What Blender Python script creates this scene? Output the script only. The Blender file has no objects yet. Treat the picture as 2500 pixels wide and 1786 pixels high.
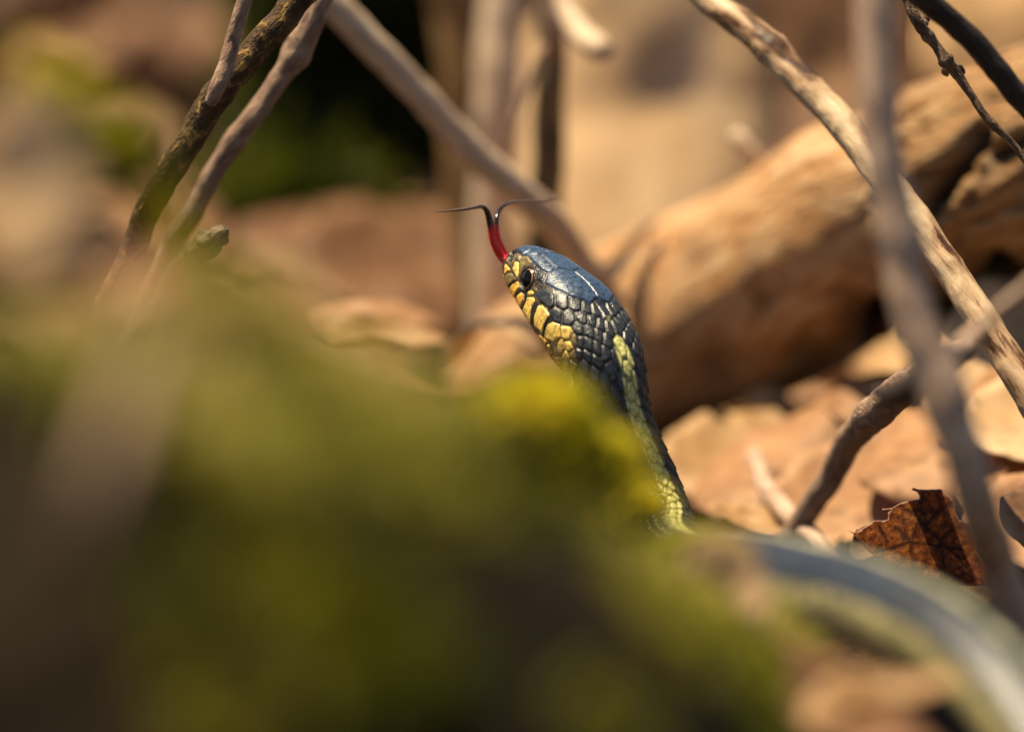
import bpy, bmesh, math, random
import numpy as np
from mathutils import Vector, Matrix, noise as mnoise
from mathutils.geometry import delaunay_2d_cdt

# ------------------------------------------------------------------ camera, world, sun, exposure
scene = bpy.context.scene
COL = scene.collection
random.seed(11)
RNG = np.random.default_rng(5)
PITCH = math.radians(14)
DIST = 1200.0                      # mm, camera to the snake's eye plane
PXMM = 20.0                        # photograph pixels per millimetre in that plane
CENTRE = np.array([0.0, 0.0, 0.045])
RT = np.array([1.0, 0, 0])
DV = np.array([0, math.cos(PITCH), -math.sin(PITCH)])
UC = np.array([0, math.sin(PITCH), math.cos(PITCH)])

cam_data = bpy.data.cameras.new('camera')
cam = bpy.data.objects.new('camera', cam_data)
COL.objects.link(cam)
cam.location = Vector(CENTRE - DV * DIST * 1e-3)
cam.rotation_euler = (math.pi / 2 - PITCH, 0, 0)
cam_data.sensor_width = 36
cam_data.lens = 36 * DIST / 125.0
cam_data.clip_start = 0.02
cam_data.clip_end = 200
cam_data.dof.use_dof = True
cam_data.dof.focus_distance = (DIST - 1.0) * 1e-3
cam_data.dof.aperture_fstop = cam_data.lens / 33.0
cam_data.dof.aperture_blades = 0
scene.camera = cam

SUN = np.array([-0.29, 0.13, 0.92]); SUN = SUN / np.linalg.norm(SUN)
world = bpy.data.worlds.new('World'); scene.world = world; world.use_nodes = True
wn = world.node_tree.nodes; wl = world.node_tree.links
sky = wn.new('ShaderNodeTexSky'); sky.sky_type = 'NISHITA'; sky.sun_disc = False
sky.sun_elevation = math.asin(SUN[2]); sky.sun_rotation = math.atan2(SUN[0], SUN[1])
wl.new(sky.outputs[0], wn['Background'].inputs[0])
wn['Background'].inputs[1].default_value = 0.05
sd = bpy.data.lights.new('sun', 'SUN'); sd.energy = 5.0; sd.angle = math.radians(0.53); sd.color = (1.0, 0.84, 0.57)
sun = bpy.data.objects.new('sun', sd); COL.objects.link(sun)
sun.rotation_euler = Vector(SUN).to_track_quat('Z', 'Y').to_euler()
sun.location = Vector(SUN * 3)
scene.view_settings.view_transform = 'Standard'
scene.view_settings.look = 'None'
scene.view_settings.exposure = 1.0
scene.view_settings.gamma = 1.0

# ------------------------------------------------------------------ helpers
def cw(P):
    """view-aligned millimetres (right, up, toward the viewer) -> world metres"""
    P = np.asarray(P, float)
    return CENTRE + 1e-3 * (P[..., 0:1] * RT + P[..., 1:2] * UC - P[..., 2:3] * DV)
def cdir(v):
    v = np.asarray(v, float)
    return Vector(v[0] * RT + v[1] * UC - v[2] * DV)
def proj(P):
    k = DIST / (DIST - P[..., 2]) * PXMM
    return np.stack([1250 + P[..., 0] * k, 893 - P[..., 1] * k], -1)
def unproj(px, py, Z):
    k = DIST / (DIST - Z) * PXMM
    return np.array([(px - 1250) / k, (893 - py) / k, Z])
def at(px, py, beyond):
    """photo pixel at a distance (mm) beyond the eye plane -> world"""
    return cw(unproj(px, py, -beyond))

def obj(name, verts, faces, mat, parent=None, smooth=True):
    me = bpy.data.meshes.new(name)
    me.from_pydata([tuple(v) for v in verts], [], faces)
    me.materials.append(mat)
    if smooth: me.polygons.foreach_set('use_smooth', [True] * len(me.polygons))
    me.update()
    o = bpy.data.objects.new(name, me); COL.objects.link(o)
    if parent: o.parent = parent
    return o
def empty(name, loc):
    o = bpy.data.objects.new(name, None); o.location = Vector(loc); o.empty_display_size = 0.01
    COL.objects.link(o); return o
def tag(o, label=None, cat=None, group=None, kind=None):
    if label: o['label'] = label
    if cat: o['category'] = cat
    if group: o['group'] = group
    if kind: o['kind'] = kind
    return o
def recentre(o, p):
    """put a mesh object's origin at world point p without moving its mesh"""
    p = Vector(p); o.data.transform(Matrix.Translation(-p)); o.location = p

# ------------------------------------------------------------------ materials
def new_mat(name):
    m = bpy.data.materials.new(name); m.use_nodes = True
    return m, m.node_tree.nodes, m.node_tree.links, m.node_tree.nodes['Principled BSDF']
def rgba(c): return (c[0], c[1], c[2], 1)
def ramp(n, stops):
    r = n.new('ShaderNodeValToRGB'); e = r.color_ramp.elements
    while len(e) > 1: e.remove(e[0])
    e[0].position = stops[0][0]; e[0].color = rgba(stops[0][1])
    for p, c in stops[1:]:
        x = e.new(p); x.color = rgba(c)
    return r
def bark_mat(name, stops, scale=120, stretch=(1, 1, .3), rough=.85, bump=.5, detail=6, dist=.0006, distort=.6):
    m, n, l, b = new_mat(name)
    tc = n.new('ShaderNodeTexCoord'); mp = n.new('ShaderNodeMapping'); mp.inputs['Scale'].default_value = stretch
    l.new(tc.outputs['UV'], mp.inputs['Vector'])
    nz = n.new('ShaderNodeTexNoise'); nz.inputs['Scale'].default_value = scale; nz.inputs['Detail'].default_value = detail
    nz.inputs['Roughness'].default_value = .62; nz.inputs['Distortion'].default_value = distort
    l.new(mp.outputs[0], nz.inputs['Vector'])
    r = ramp(n, stops); l.new(nz.outputs['Fac'], r.inputs[0])
    l.new(r.outputs[0], b.inputs['Base Color'])
    b.inputs['Roughness'].default_value = rough; b.inputs['Specular IOR Level'].default_value = .25
    n2 = n.new('ShaderNodeTexNoise'); n2.inputs['Scale'].default_value = scale * 4; n2.inputs['Detail'].default_value = 5
    l.new(mp.outputs[0], n2.inputs['Vector'])
    ad = n.new('ShaderNodeMath'); ad.operation = 'ADD'; l.new(nz.outputs['Fac'], ad.inputs[0]); l.new(n2.outputs['Fac'], ad.inputs[1])
    bp = n.new('ShaderNodeBump'); bp.inputs['Strength'].default_value = bump; bp.inputs['Distance'].default_value = dist
    l.new(ad.outputs[0], bp.inputs['Height']); l.new(bp.outputs[0], b.inputs['Normal'])
    return m
def leaf_mat(name, stops, scale=90, trans=.35, vein=(.05, .025, .012), veinmix=.7, rough=.6, tcol=None, rim=None):
    m, n, l, b = new_mat(name)
    tc = n.new('ShaderNodeTexCoord')
    nz = n.new('ShaderNodeTexNoise'); nz.inputs['Scale'].default_value = scale; nz.inputs['Detail'].default_value = 8; nz.inputs['Roughness'].default_value = .68
    l.new(tc.outputs['Object'], nz.inputs['Vector'])
    r = ramp(n, stops); l.new(nz.outputs['Fac'], r.inputs[0])
    at_ = n.new('ShaderNodeAttribute'); at_.attribute_name = 'vein'
    mu = n.new('ShaderNodeMath'); mu.operation = 'MULTIPLY'; mu.inputs[1].default_value = veinmix; l.new(at_.outputs['Fac'], mu.inputs[0])
    mx = n.new('ShaderNodeMix'); mx.data_type = 'RGBA'; l.new(mu.outputs[0], mx.inputs[0]); l.new(r.outputs[0], mx.inputs[6]); mx.inputs[7].default_value = rgba(vein)
    if rim:
        ra = n.new('ShaderNodeAttribute'); ra.attribute_name = 'rim'; m3 = n.new('ShaderNodeMix'); m3.data_type = 'RGBA'
        l.new(ra.outputs['Fac'], m3.inputs[0]); l.new(mx.outputs[2], m3.inputs[6]); m3.inputs[7].default_value = rgba(rim); mx = m3
    l.new(mx.outputs[2], b.inputs['Base Color']); b.inputs['Roughness'].default_value = rough; b.inputs['Specular IOR Level'].default_value = .3
    tr = n.new('ShaderNodeBsdfTranslucent'); l.new(mx.outputs[2], tr.inputs[0])
    if tcol:
        t2 = n.new('ShaderNodeMix'); t2.data_type = 'RGBA'; t2.blend_type = 'MULTIPLY'; t2.inputs[0].default_value = 1
        l.new(mx.outputs[2], t2.inputs[6]); t2.inputs[7].default_value = rgba(tcol); l.new(t2.outputs[2], tr.inputs[0])
    ms = n.new('ShaderNodeMixShader'); ms.inputs[0].default_value = trans
    l.new(b.outputs[0], ms.inputs[1]); l.new(tr.outputs[0], ms.inputs[2])
    l.new(ms.outputs[0], n['Material Output'].inputs[0])
    bp = n.new('ShaderNodeBump'); bp.inputs['Strength'].default_value = .4; bp.inputs['Distance'].default_value = .0004
    l.new(nz.outputs['Fac'], bp.inputs['Height']); l.new(bp.outputs[0], b.inputs['Normal'])
    return m

M = {}
M['soil'] = bark_mat('forest soil', [(.3, (.012, .007, .003)), (.55, (.045, .024, .010)), (.75, (.11, .06, .028))], 60, (1, 1, 1), .95, .8)
M['log_bare'] = bark_mat('bare weathered wood', [(.26, (.13, .05, .014)), (.37, (.36, .165, .055)), (.5, (.53, .29, .125)), (.68, (.70, .48, .27))], 46, (1, .2, 1), .45, .8, 10, .0014, .9)
M['twig_pale'] = bark_mat('pale peeling bark', [(.38, (.05, .022, .010)), (.42, (.14, .07, .03)), (.455, (.36, .22, .12)), (.55, (.52, .37, .22)), (.7, (.60, .46, .30))], 20, (1, .33, 1), .5, .5, 8, .0005, .5)
M['twig_grey'] = bark_mat('grey brown bark', [(.3, (.14, .080, .050)), (.5, (.27, .17, .115)), (.72, (.42, .30, .21))], 90, (1, .35, 1), .75, .6)
M['twig_mauve'] = bark_mat('mauve grey bark', [(.3, (.27, .165, .11)), (.5, (.45, .30, .21)), (.72, (.60, .44, .33))], 60, (1, .35, 1), .7, .6)
M['twig_dark'] = bark_mat('dark brown bark', [(.3, (.012, .008, .006)), (.55, (.035, .022, .016)), (.75, (.08, .05, .035))], 120, (1, .3, 1), .6, .6)
M['twig_red'] = bark_mat('reddish brown twig bark', [(.3, (.05, .025, .014)), (.5, (.14, .08, .045)), (.7, (.33, .21, .12))], 160, (1, .3, 1), .6, .7)
M['twig_spot'] = bark_mat('dark bark with ochre spots', [(.3, (.02, .012, .006)), (.50, (.075, .042, .019)), (.58, (.12, .07, .028)), (.64, (.36, .20, .055))], 70, (1, .6, 1), .8, .7, 3)
M['twig_tan'] = bark_mat('smooth tan bark', [(.3, (.34, .22, .13)), (.5, (.52, .375, .25)), (.7, (.62, .48, .34))], 60, (1, .3, 1), .65, .3)
M['twig_ochre'] = bark_mat('ochre bark', [(.3, (.10, .05, .015)), (.5, (.24, .13, .045)), (.7, (.36, .22, .09))], 50, (1, .3, 1), .7, .4)
M['twig_olive'] = bark_mat('olive brown bark', [(.3, (.05, .036, .018)), (.5, (.11, .08, .042)), (.7, (.20, .15, .085))], 40, (1, .3, 1), .75, .4)
M['mossy_bark'] = bark_mat('mossy bark', [(.3, (.004, .0032, .002)), (.5, (.011, .008, .005)), (.68, (.035, .025, .014))], 12, (1, .4, 1), .95, .8, 6, .002)  # near black: the shade on the log's front is put into the bark colour
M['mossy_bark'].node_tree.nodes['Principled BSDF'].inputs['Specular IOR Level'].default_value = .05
M['leaf_tan'] = leaf_mat('tan dead leaf', [(.3, (.26, .135, .05)), (.5, (.50, .295, .13)), (.7, (.64, .43, .23))], 60, .35)
M['leaf_pale'] = leaf_mat('pale dead leaf', [(.3, (.48, .28, .13)), (.5, (.66, .44, .235)), (.7, (.76, .56, .34))], 50, .35, (.3, .18, .1))
M['leaf_brown'] = leaf_mat('brown dead leaf', [(.3, (.085, .036, .016)), (.5, (.22, .105, .048)), (.7, (.36, .20, .10))], 60, .3)
M['leaf_orange'] = leaf_mat('orange brown dead leaf', [(.3, (.28, .12, .05)), (.5, (.50, .27, .13)), (.7, (.62, .38, .22))], 60, .4)
M['leaf_rust'] = leaf_mat('rusty red translucent leaf', [(.32, (.06, .018, .006)), (.45, (.22, .055, .010)), (.56, (.42, .125, .018)), (.70, (.72, .32, .05))], 1100, .62, (.02, .008, .004), .85, .5, (1.0, .62, .35), (.62, .46, .32))

def moss_mat(name, c, t, trans=.5, dry=(.30, .22, .10)):
    m, n, l, b = new_mat(name)
    oi = n.new('ShaderNodeTexCoord'); nz = n.new('ShaderNodeTexNoise'); nz.inputs['Scale'].default_value = 45; nz.inputs['Detail'].default_value = 3
    l.new(oi.outputs['Object'], nz.inputs['Vector'])
    r = ramp(n, [(.33, [x * .35 for x in c]), (.47, c), (.58, t), (.70, dry)]); l.new(nz.outputs['Fac'], r.inputs[0])
    l.new(r.outputs[0], b.inputs['Base Color']); b.inputs['Roughness'].default_value = .6; b.inputs['Specular IOR Level'].default_value = .3
    tr = n.new('ShaderNodeBsdfTranslucent'); l.new(r.outputs[0], tr.inputs[0])
    ms = n.new('ShaderNodeMixShader'); ms.inputs[0].default_value = trans
    l.new(b.outputs[0], ms.inputs[1]); l.new(tr.outputs[0], ms.inputs[2]); l.new(ms.outputs[0], n['Material Output'].inputs[0])
    return m
M['moss'] = moss_mat('green moss', (.10, .105, .006), (.27, .245, .014), .5, (.32, .25, .06))
M['moss_yellow'] = moss_mat('yellow moss', (.52, .47, .02), (.74, .63, .04), .55, (.72, .54, .12))
M['moss_dark'] = moss_mat('dark moss', (.05, .062, .006), (.11, .115, .012), .4, (.10, .085, .02))  # darkened moss: the hollow's shade is in its colour
M['moss_lit'] = moss_mat('sunlit pale moss', (.36, .33, .05), (.50, .43, .10), .55, (.56, .44, .20))  # pale copy of the moss: sunlight on the crest put into the colour

def add_crack(m):
    n = m.node_tree.nodes; l = m.node_tree.links; b = n['Principled BSDF']
    src = b.inputs['Base Color'].links[0].from_socket
    for nm, c in (('bark', (.25, .165, .075)), ('crack', (.016, .009, .004))):
        a = n.new('ShaderNodeAttribute'); a.attribute_name = nm
        mx = n.new('ShaderNodeMix'); mx.data_type = 'RGBA'
        if nm == 'bark':
            mx.blend_type = 'MULTIPLY'; c = (.62, .60, .52)
        l.new(a.outputs['Fac'], mx.inputs[0]); l.new(src, mx.inputs[6]); mx.inputs[7].default_value = rgba(c); src = mx.outputs[2]
    l.new(src, b.inputs['Base Color'])
add_crack(M['log_bare'])
# ------------------------------------------------------------------ the snake
HF=np.array([-.558,.437,-.706]);HL=np.array([-.788,-.012,.615]);HU=np.array([.261,.899,.351])
HS=1.04
O=np.array([.5,15.53,-7.0])
def head(s,y,z): return O+HS*(-s*HF+y*HL+z*HU)
def spine_ctrl():
    P=[];Up=[]
    for s in (-1,0,4,8,12,15.5): P.append(head(s,0,-2.4)); Up.append(HU)
    for (px,py,Z,u) in NECK: P.append(unproj(px,py,Z)); Up.append(np.array(u,float))
    return np.array(P),np.array(Up)
NECK=[(1471,845,6.2,(.42,.6,.68)),(1490,925,6.8,(.5,.3,.8)),(1502,1000,6.4,(.52,.22,.83)),(1534,1100,5.6,(.55,.25,.8)),(1568,1180,5.2,(.55,.3,.8)),
(1600,1270,7,(.5,.4,.75)),(1620,1345,14,(.3,.75,.6)),(1680,1390,32,(.1,.95,.3)),(1790,1402,62,(0,1,.2)),(1950,1428,92,(0,1,.2)),(2150,1485,112,(.1,1,.2)),
(2340,1590,128,(.2,1,.2)),(2500,1760,140,(.3,1,.2)),(2650,2000,148,(.3,1,.2)),(2860,2210,140,(.1,1,.2)),(3120,2250,120,(0,1,.2)),(3420,2120,90,(0,1,.2)),(3700,1960,50,(0,1,.2)),(3900,1830,0,(0,1,.2))]
def catmull(P,n=60):
    out=[]
    Pp=np.vstack([2*P[0]-P[1],P,2*P[-1]-P[-2]])
    for i in range(len(P)-1):
        p0,p1,p2,p3=Pp[i:i+4]
        t0=0;t1=t0+np.linalg.norm((p1-p0)[:3])**.5;t2=t1+np.linalg.norm((p2-p1)[:3])**.5;t3=t2+np.linalg.norm((p3-p2)[:3])**.5
        t=np.linspace(t1,t2,n,endpoint=False)[:,None]
        A1=(t1-t)/(t1-t0)*p0+(t-t0)/(t1-t0)*p1;A2=(t2-t)/(t2-t1)*p1+(t-t1)/(t2-t1)*p2;A3=(t3-t)/(t3-t2)*p2+(t-t2)/(t3-t2)*p3
        B1=(t2-t)/(t2-t0)*A1+(t-t0)/(t2-t0)*A2;B2=(t3-t)/(t3-t1)*A2+(t-t1)/(t3-t1)*A3
        out.append((t2-t)/(t2-t1)*B1+(t-t1)/(t2-t1)*B2)
    out.append(P[-1:]);return np.vstack(out)
TAB=np.array([ # s w zt zb zm n
(0,.02,-.55,-.60,-.6,2),(.12,.75,.25,-1.25,-.6,2),(.4,1.25,.85,-1.6,-.6,2.1),(1,1.65,1.6,-1.75,-.6,2.2),(2,2.15,2.4,-2.15,-.6,2.3),(4,2.9,3.1,-2.75,-.7,2.5),(6,3.4,3.5,-3.05,-.8,2.6),
(8,3.85,3.65,-3.6,-.9,2.6),(10,4.3,3.65,-4.1,-1,2.6),(13,5.0,3.55,-4.9,-1.2,2.4),(15.5,5.35,3.1,-5.5,-1.3,2.3),(17.5,5.35,2.9,-5.8,-1.2,2.25),(20,5.0,3.1,-5.8,-.9,2.2),(24,4.4,3.8,-5.2,-.3,2.1),(30,4.2,3.8,-4,0,2),(40,4.3,4.0,-4,0,2),
(60,4.6,4.3,-4.2,0,2),(90,5,4.6,-4.4,0,2),(150,5.3,4.8,-4.5,0,2),(260,4.6,4.2,-4,0,2),(330,3.0,2.8,-2.8,0,2),(420,.25,.25,-.25,0,2)])
def pchip(x,xp,fp):
    h=np.diff(xp);d=np.diff(fp)/h;m=np.zeros_like(fp)
    for i in range(1,len(xp)-1):
        if d[i-1]*d[i]>0:
            w1=2*h[i]+h[i-1];w2=h[i]+2*h[i-1];m[i]=(w1+w2)/(w1/d[i-1]+w2/d[i])
    m[0]=d[0];m[-1]=d[-1]
    i=np.clip(np.searchsorted(xp,x)-1,0,len(h)-1);t=(x-xp[i])/h[i]
    return (2*t**3-3*t**2+1)*fp[i]+(t**3-2*t**2+t)*h[i]*m[i]+(-2*t**3+3*t**2)*fp[i+1]+(t**3-t**2)*h[i]*m[i+1]
def frames(S):
    P,Up=spine_ctrl()
    C=catmull(np.hstack([P,Up]))
    pos=C[:,:3];up=C[:,3:]
    d=np.r_[0,np.cumsum(np.linalg.norm(np.diff(pos,axis=0),axis=1))]/HS
    d=d-1.0   # s=-1 first
    p=np.stack([np.interp(S,d,pos[:,k]) for k in range(3)],1)
    u=np.stack([np.interp(S,d,up[:,k]) for k in range(3)],1)
    e=.6
    T=np.stack([np.interp(S+e,d,pos[:,k])-np.interp(S-e,d,pos[:,k]) for k in range(3)],1)
    T/=np.linalg.norm(T,axis=1)[:,None]
    u=u-(u*T).sum(1)[:,None]*T;u/=np.linalg.norm(u,axis=1)[:,None]
    l=np.cross(u,-T)   # forward=-T ; left = up x forward
    return p,T,l,u,d[-1]
def base(S,NA):
    p,T,l,u,smax=frames(S)
    w,zt,zb,zm,n=[pchip(np.clip(S,0,420),TAB[:,0],TAB[:,k]) for k in range(1,6)]
    a=np.linspace(-np.pi,np.pi,NA,endpoint=False)  # angle from dorsal; + = left
    ca,sa=np.cos(a),np.sin(a)
    r=(np.abs(ca)[None]**n[:,None]+np.abs(sa)[None]**n[:,None])**(-1/n[:,None])
    y=w[:,None]*r*sa[None]
    zz=r*ca[None]
    z=zm[:,None]+np.where(zz>0,zz*(zt-zm)[:,None],zz*(zm-zb)[:,None])
    V=p[:,None]+HS*(y[...,None]*l[:,None]+z[...,None]*u[:,None])
    return V,a,(p,T,l,u)
def c1(x, y): return (1180 + x * .2463, 560 + y * .2463)
def ez(x, y): return (1220 + x * .12315, 580 + y * .12315)
NA = 400
_, _, _, _, SMAX = frames(np.array([0.0]))
SV = np.r_[np.linspace(0, .5, 12, endpoint=False), np.arange(.5, 24, .062), np.arange(24, 66, .10), np.arange(66, SMAX - .3, .7), SMAX - .2]
VB, ANG, (SP, ST, SL, SU) = base(SV, NA)
half = NA // 2
seg = np.linalg.norm(np.diff(VB, axis=1, append=VB[:, :1]), axis=2)
cum = np.concatenate([np.zeros((len(SV), 1)), np.cumsum(seg, 1)[:, :-1]], 1)
TT = cum - cum[:, half:half + 1]                     # signed arc (mm) from the dorsal line, + = its left side
du = np.roll(VB, -1, 1) - np.roll(VB, 1, 1)
dv = np.gradient(VB, axis=0)
NB = np.cross(dv, du); NB /= np.linalg.norm(NB, axis=2)[..., None] + 1e-12
cen = VB.mean(1, keepdims=True)
if ((VB - cen) * NB).sum(2)[60].mean() < 0: NB = -NB
hr = np.searchsorted(SV, 40)
IMG = proj(VB[:hr]); vis = (NB[:hr, :, 2] > .04) & (TT[:hr] > -.15)
SS = np.repeat(SV[:, None], NA, 1)
def lift(px, py, mid=False):
    d = (IMG[..., 0] - px) ** 2 + (IMG[..., 1] - py) ** 2 + (~vis) * 1e6
    if mid: d = d + (np.abs(TT[:hr]) > .12) * 1e6
    i, j = np.unravel_index(np.argmin(d), d.shape)
    return SV[i], (0.0 if mid else max(TT[i, j], 0.0)), d[i, j] ** .5
# head plates traced on its left side: points in photo pixels, 'M' = on the mid-line
YEL = (.66, .44, .095); ORA = (.72, .38, .055); OLV = (.17, .118, .038); BLU = (.028, .052, .098); BLK = (.012, .013, .015); TEM = (.022, .024, .026)  # BLU: blue sheen of the sky put into the head plates' colour
def poly(fn, pts): return [fn(p[0], p[1]) + ((True,) if len(p) > 2 else (False,)) for p in pts]
PLATES = [
 (BLU, .13, 'f', poly(c1, [(548,255),(655,335),(720,395),(886,428,1),(665,247,1)])),
 (BLU, .13, '', poly(c1, [(886,428,1),(720,395),(640,448),(612,540),(720,602),(860,668),(1000,712),(1062,735),(1092,715),(1098,693,1)])),
 (BLU, .14, '', poly(c1, [(440,272),(548,255),(655,335),(720,395),(690,427),(637,437),(575,405),(515,350)])),
 (BLU, .10, '', poly(c1, [(548,255),(665,247,1),(560,185,1),(470,215),(390,262),(440,272)])),
 (BLU, .10, '', poly(c1, [(330,200),(400,160,1),(560,185,1),(470,215),(390,262)])),
 (BLK, .02, 'n', poly(ez, [(200,310),(275,258),(300,330),(280,420),(215,520),(180,430)])),
 (OLV, .10, '', poly(ez, [(150,400),(265,245),(275,258),(200,310),(180,430),(215,520),(205,560),(120,500)])),
 (OLV, .10, '', poly(ez, [(305,330),(335,325),(328,390),(300,470),(243,630),(207,565),(222,530),(285,425)])),
 (OLV, .10, '', poly(ez, [(342,310),(430,330),(440,380),(400,478),(338,440),(333,380)])),
 (YEL, .10, '', poly(ez, [(308,472),(392,492),(392,650),(368,790),(340,798),(252,640)])),
 (OLV, .08, '', poly(ez, [(410,430),(445,380),(560,365),(650,480),(560,540),(480,590),(420,690),(385,840),(372,800),(405,650),(403,490)])),
 (ORA, .10, '', poly(ez, [(115,520),(232,655),(160,690),(108,765),(98,640)])),
 (OLV, .10, '', poly(ez, [(105,785),(165,712),(238,690),(350,832),(255,895),(185,985),(150,950)])),
 (ORA, .11, '', poly(ez, [(360,862),(398,885),(408,990),(325,1120),(318,1205),(240,1230),(188,1040),(205,992),(272,912)])),
 (ORA, .11, '', poly(ez, [(435,1085),(498,1112),(492,1240),(452,1330),(448,1440),(335,1285),(328,1205),(372,1125)])),
 (YEL, .12, '', poly(c1, [(442,674),(508,670),(520,712),(486,800),(496,960),(408,880),(398,805),(430,712)])),
 (YEL, .12, '', poly(c1, [(545,755),(590,748),(662,850),(660,885),(605,965),(597,1045),(518,972),(508,870)])),
 (YEL, .12, '', poly(c1, [(690,912),(765,940),(778,1075),(700,1125),(622,1082),(615,1005),(640,942)])),
 (ORA, .10, '', poly(c1, [(518,1030),(615,1080),(635,1110),(632,1190),(600,1200),(540,1130)])),
 (YEL, .10, '', poly(c1, [(445,612),(488,601),(513,638),(470,664),(438,650)])),
 (OLV, .10, '', poly(c1, [(505,560),(535,585),(548,600),(520,628),(494,600)])),
 (BLK, .10, '', poly(c1, [(522,420),(560,402),(635,450),(608,510),(585,540),(530,500)])),
 (BLK, .0, '', poly(ez, [(498,1105),(552,1118),(535,1230),(475,1450),(446,1445),(452,1330),(490,1240)])),
 (BLK, .0, '', poly(c1, [(518,705),(552,752),(512,870),(516,985),(492,965),(482,800)])),
 (BLK, .0, '', poly(ez, [(396,880),(440,1000),(445,1085),(372,1135),(325,1215),(315,1125),(402,1000)])),
 (BLK, .0, '', poly(c1, [(658,850),(695,900),(645,945),(616,1010),(606,1060),(594,1045),(602,965)])),
 (BLK, .0, '', poly(ez, [(345,825),(365,860),(275,920),(195,1000),(180,985),(250,890)])),
 (TEM, .16, '', poly(c1, [(527,640),(588,592),(650,592),(712,650),(714,758),(668,798),(565,722)])),
]
SEEDS = [  # temple scales traced one by one: (x, y, colour)
 (782,715,TEM),(918,745,TEM),(1032,785,TEM),(1105,800,TEM),(728,860,TEM),(848,880,TEM),(982,875,TEM),(1085,905,TEM),(1165,945,TEM),
 (945,995,TEM),(1058,1015,TEM),(1155,1055,TEM),(1250,985,TEM),(838,1042,YEL),(960,1120,TEM),(1045,1145,TEM),(1135,1190,TEM),(1225,1100,TEM),
 (770,1165,YEL),(855,1160,YEL),(905,1105,OLV),(745,1285,ORA),(828,1255,YEL),(895,1245,OLV),(950,1245,BLK),(1035,1260,BLK),(665,1180,YEL),(680,1260,ORA),(828,1355,YEL),(890,1345,OLV),(760,1380,ORA),(1120,1310,BLK),(1205,1230,TEM)]
EYE_S, EYE_T, _ = lift(*c1(440, 488))
lat = np.array([lift(*c1(*p))[:2] for p in [(890,1050),(922,1150),(915,1250),(870,1400),(900,1500)]])
S_LAT = lat[:, 0]; T_LAT = lat[:, 1]
pl = []
for colr, dep, flag, pts in PLATES:
    q = [lift(*p)[:2] for p in pts]
    if flag == 'f': q = q[:4] + [(q[3][0], -4.0), (q[4][0], -4.0)] + [(q[4][0], 0.0)]
    if flag == '' and pts[0][2] and pts[-1][2]: q = q + []
    pl.append((colr, dep, flag, np.array(q)))
print('EYE', EYE_S, EYE_T, 'LAT', lat.round(1).tolist())
seeds = [lift(*c1(x, y))[:2] + c + (1.15, 1.0) for x, y, c in SEEDS]
tr = np.array([s[:2] for s in seeds])
PITCH_S, ROW = 2.1, 1.05
lattice = []
for r in range(0, 15):
    for k in range(0, 26):
        s = 17.6 + k * PITCH_S * (1.0 if k < 6 else 1.0) + (r % 2) * PITCH_S / 2; t = r * ROW
        if s > 70: break
        s += RNG.normal(0, .06); t += RNG.normal(0, .03) * (r > 0)
        if t < 3.2 and s < 17.3: continue
        if t >= 3.2 and s < 17.5 + .12 * t: continue
        if len(tr) and np.min(((tr[:, 0] - s) / 1.25) ** 2 + (tr[:, 1] - t) ** 2) < .95: continue
        lattice.append((s, t, -1, -1, -1, 1.75, 1.0))
# chin and lower lip: long shields
for r in range(0, 6):
    for k in range(0, 8):
        lattice.append((2.0 + k * 2.3 + (r % 2) * 1.1, 6.2 + .12 * min(k, 6) * 2.2 + r * 1.25, -2, -2, -2, 1.6, .9))
SD = np.array(seeds + lattice, float)
print('seeds', len(SD))

def seg_dist(px, py, a, b):
    ax, ay = a; bx, by = b; dx, dy = bx - ax, by - ay; L2 = dx * dx + dy * dy + 1e-12
    u = np.clip(((px - ax) * dx + (py - ay) * dy) / L2, 0, 1)
    return np.hypot(px - ax - u * dx, py - ay - u * dy)
def inside(px, py, q):
    r = np.zeros(px.shape, bool); n = len(q)
    for i in range(n):
        (x1, y1), (x2, y2) = q[i], q[(i + 1) % n]
        c = ((y1 > py) != (y2 > py)) & (px < (x2 - x1) * (py - y1) / (y2 - y1 + 1e-12) + x1)
        r ^= c
    return r
def sstep(e0, e1, x):
    t = np.clip((x - e0) / (e1 - e0), 0, 1); return t * t * (3 - 2 * t)

nr = len(SV)
H = np.zeros((nr, NA)); CL = np.zeros((nr, NA, 3)); AT = np.abs(TT)
tmax = AT.max(1)
def pigment(s, t):
    """colour by place on the body: pale stripe on the back, dark sides, yellow side stripe and belly"""
    tl = np.interp(s, np.r_[S_LAT, 34, 60], np.r_[T_LAT, T_LAT[-1] - .6, 6.6])
    c = np.zeros(s.shape + (3,)); c[:] = (.014, .016, .020)
    hw = np.interp(s, [18.6, 20, 22, 40, 60, 80], [.40, .52, .95, 1.0, .95, .8]); w = 1 - sstep(hw - .12, hw + .12, t); w = w * sstep(18.5, 19.2, s)
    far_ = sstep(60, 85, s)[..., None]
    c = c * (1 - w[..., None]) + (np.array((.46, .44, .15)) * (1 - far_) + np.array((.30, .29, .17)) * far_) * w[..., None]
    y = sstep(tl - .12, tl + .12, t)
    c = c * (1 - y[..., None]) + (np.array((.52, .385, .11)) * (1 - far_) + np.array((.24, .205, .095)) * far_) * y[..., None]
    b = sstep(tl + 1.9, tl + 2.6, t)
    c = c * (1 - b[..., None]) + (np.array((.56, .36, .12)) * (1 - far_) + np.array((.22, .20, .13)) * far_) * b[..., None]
    k1 = np.floor(t / 1.05); k2 = np.floor(s / 2.1 + .5 * (k1 % 2))
    rnd = np.modf(np.abs(np.sin(k1 * 12.9898 + k2 * 78.233) * 43758.5453))[0]
    return c * (1 + (rnd[..., None] - .5) * (.22 + .9 * far_))
fine = np.searchsorted(SV, 66)
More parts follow.
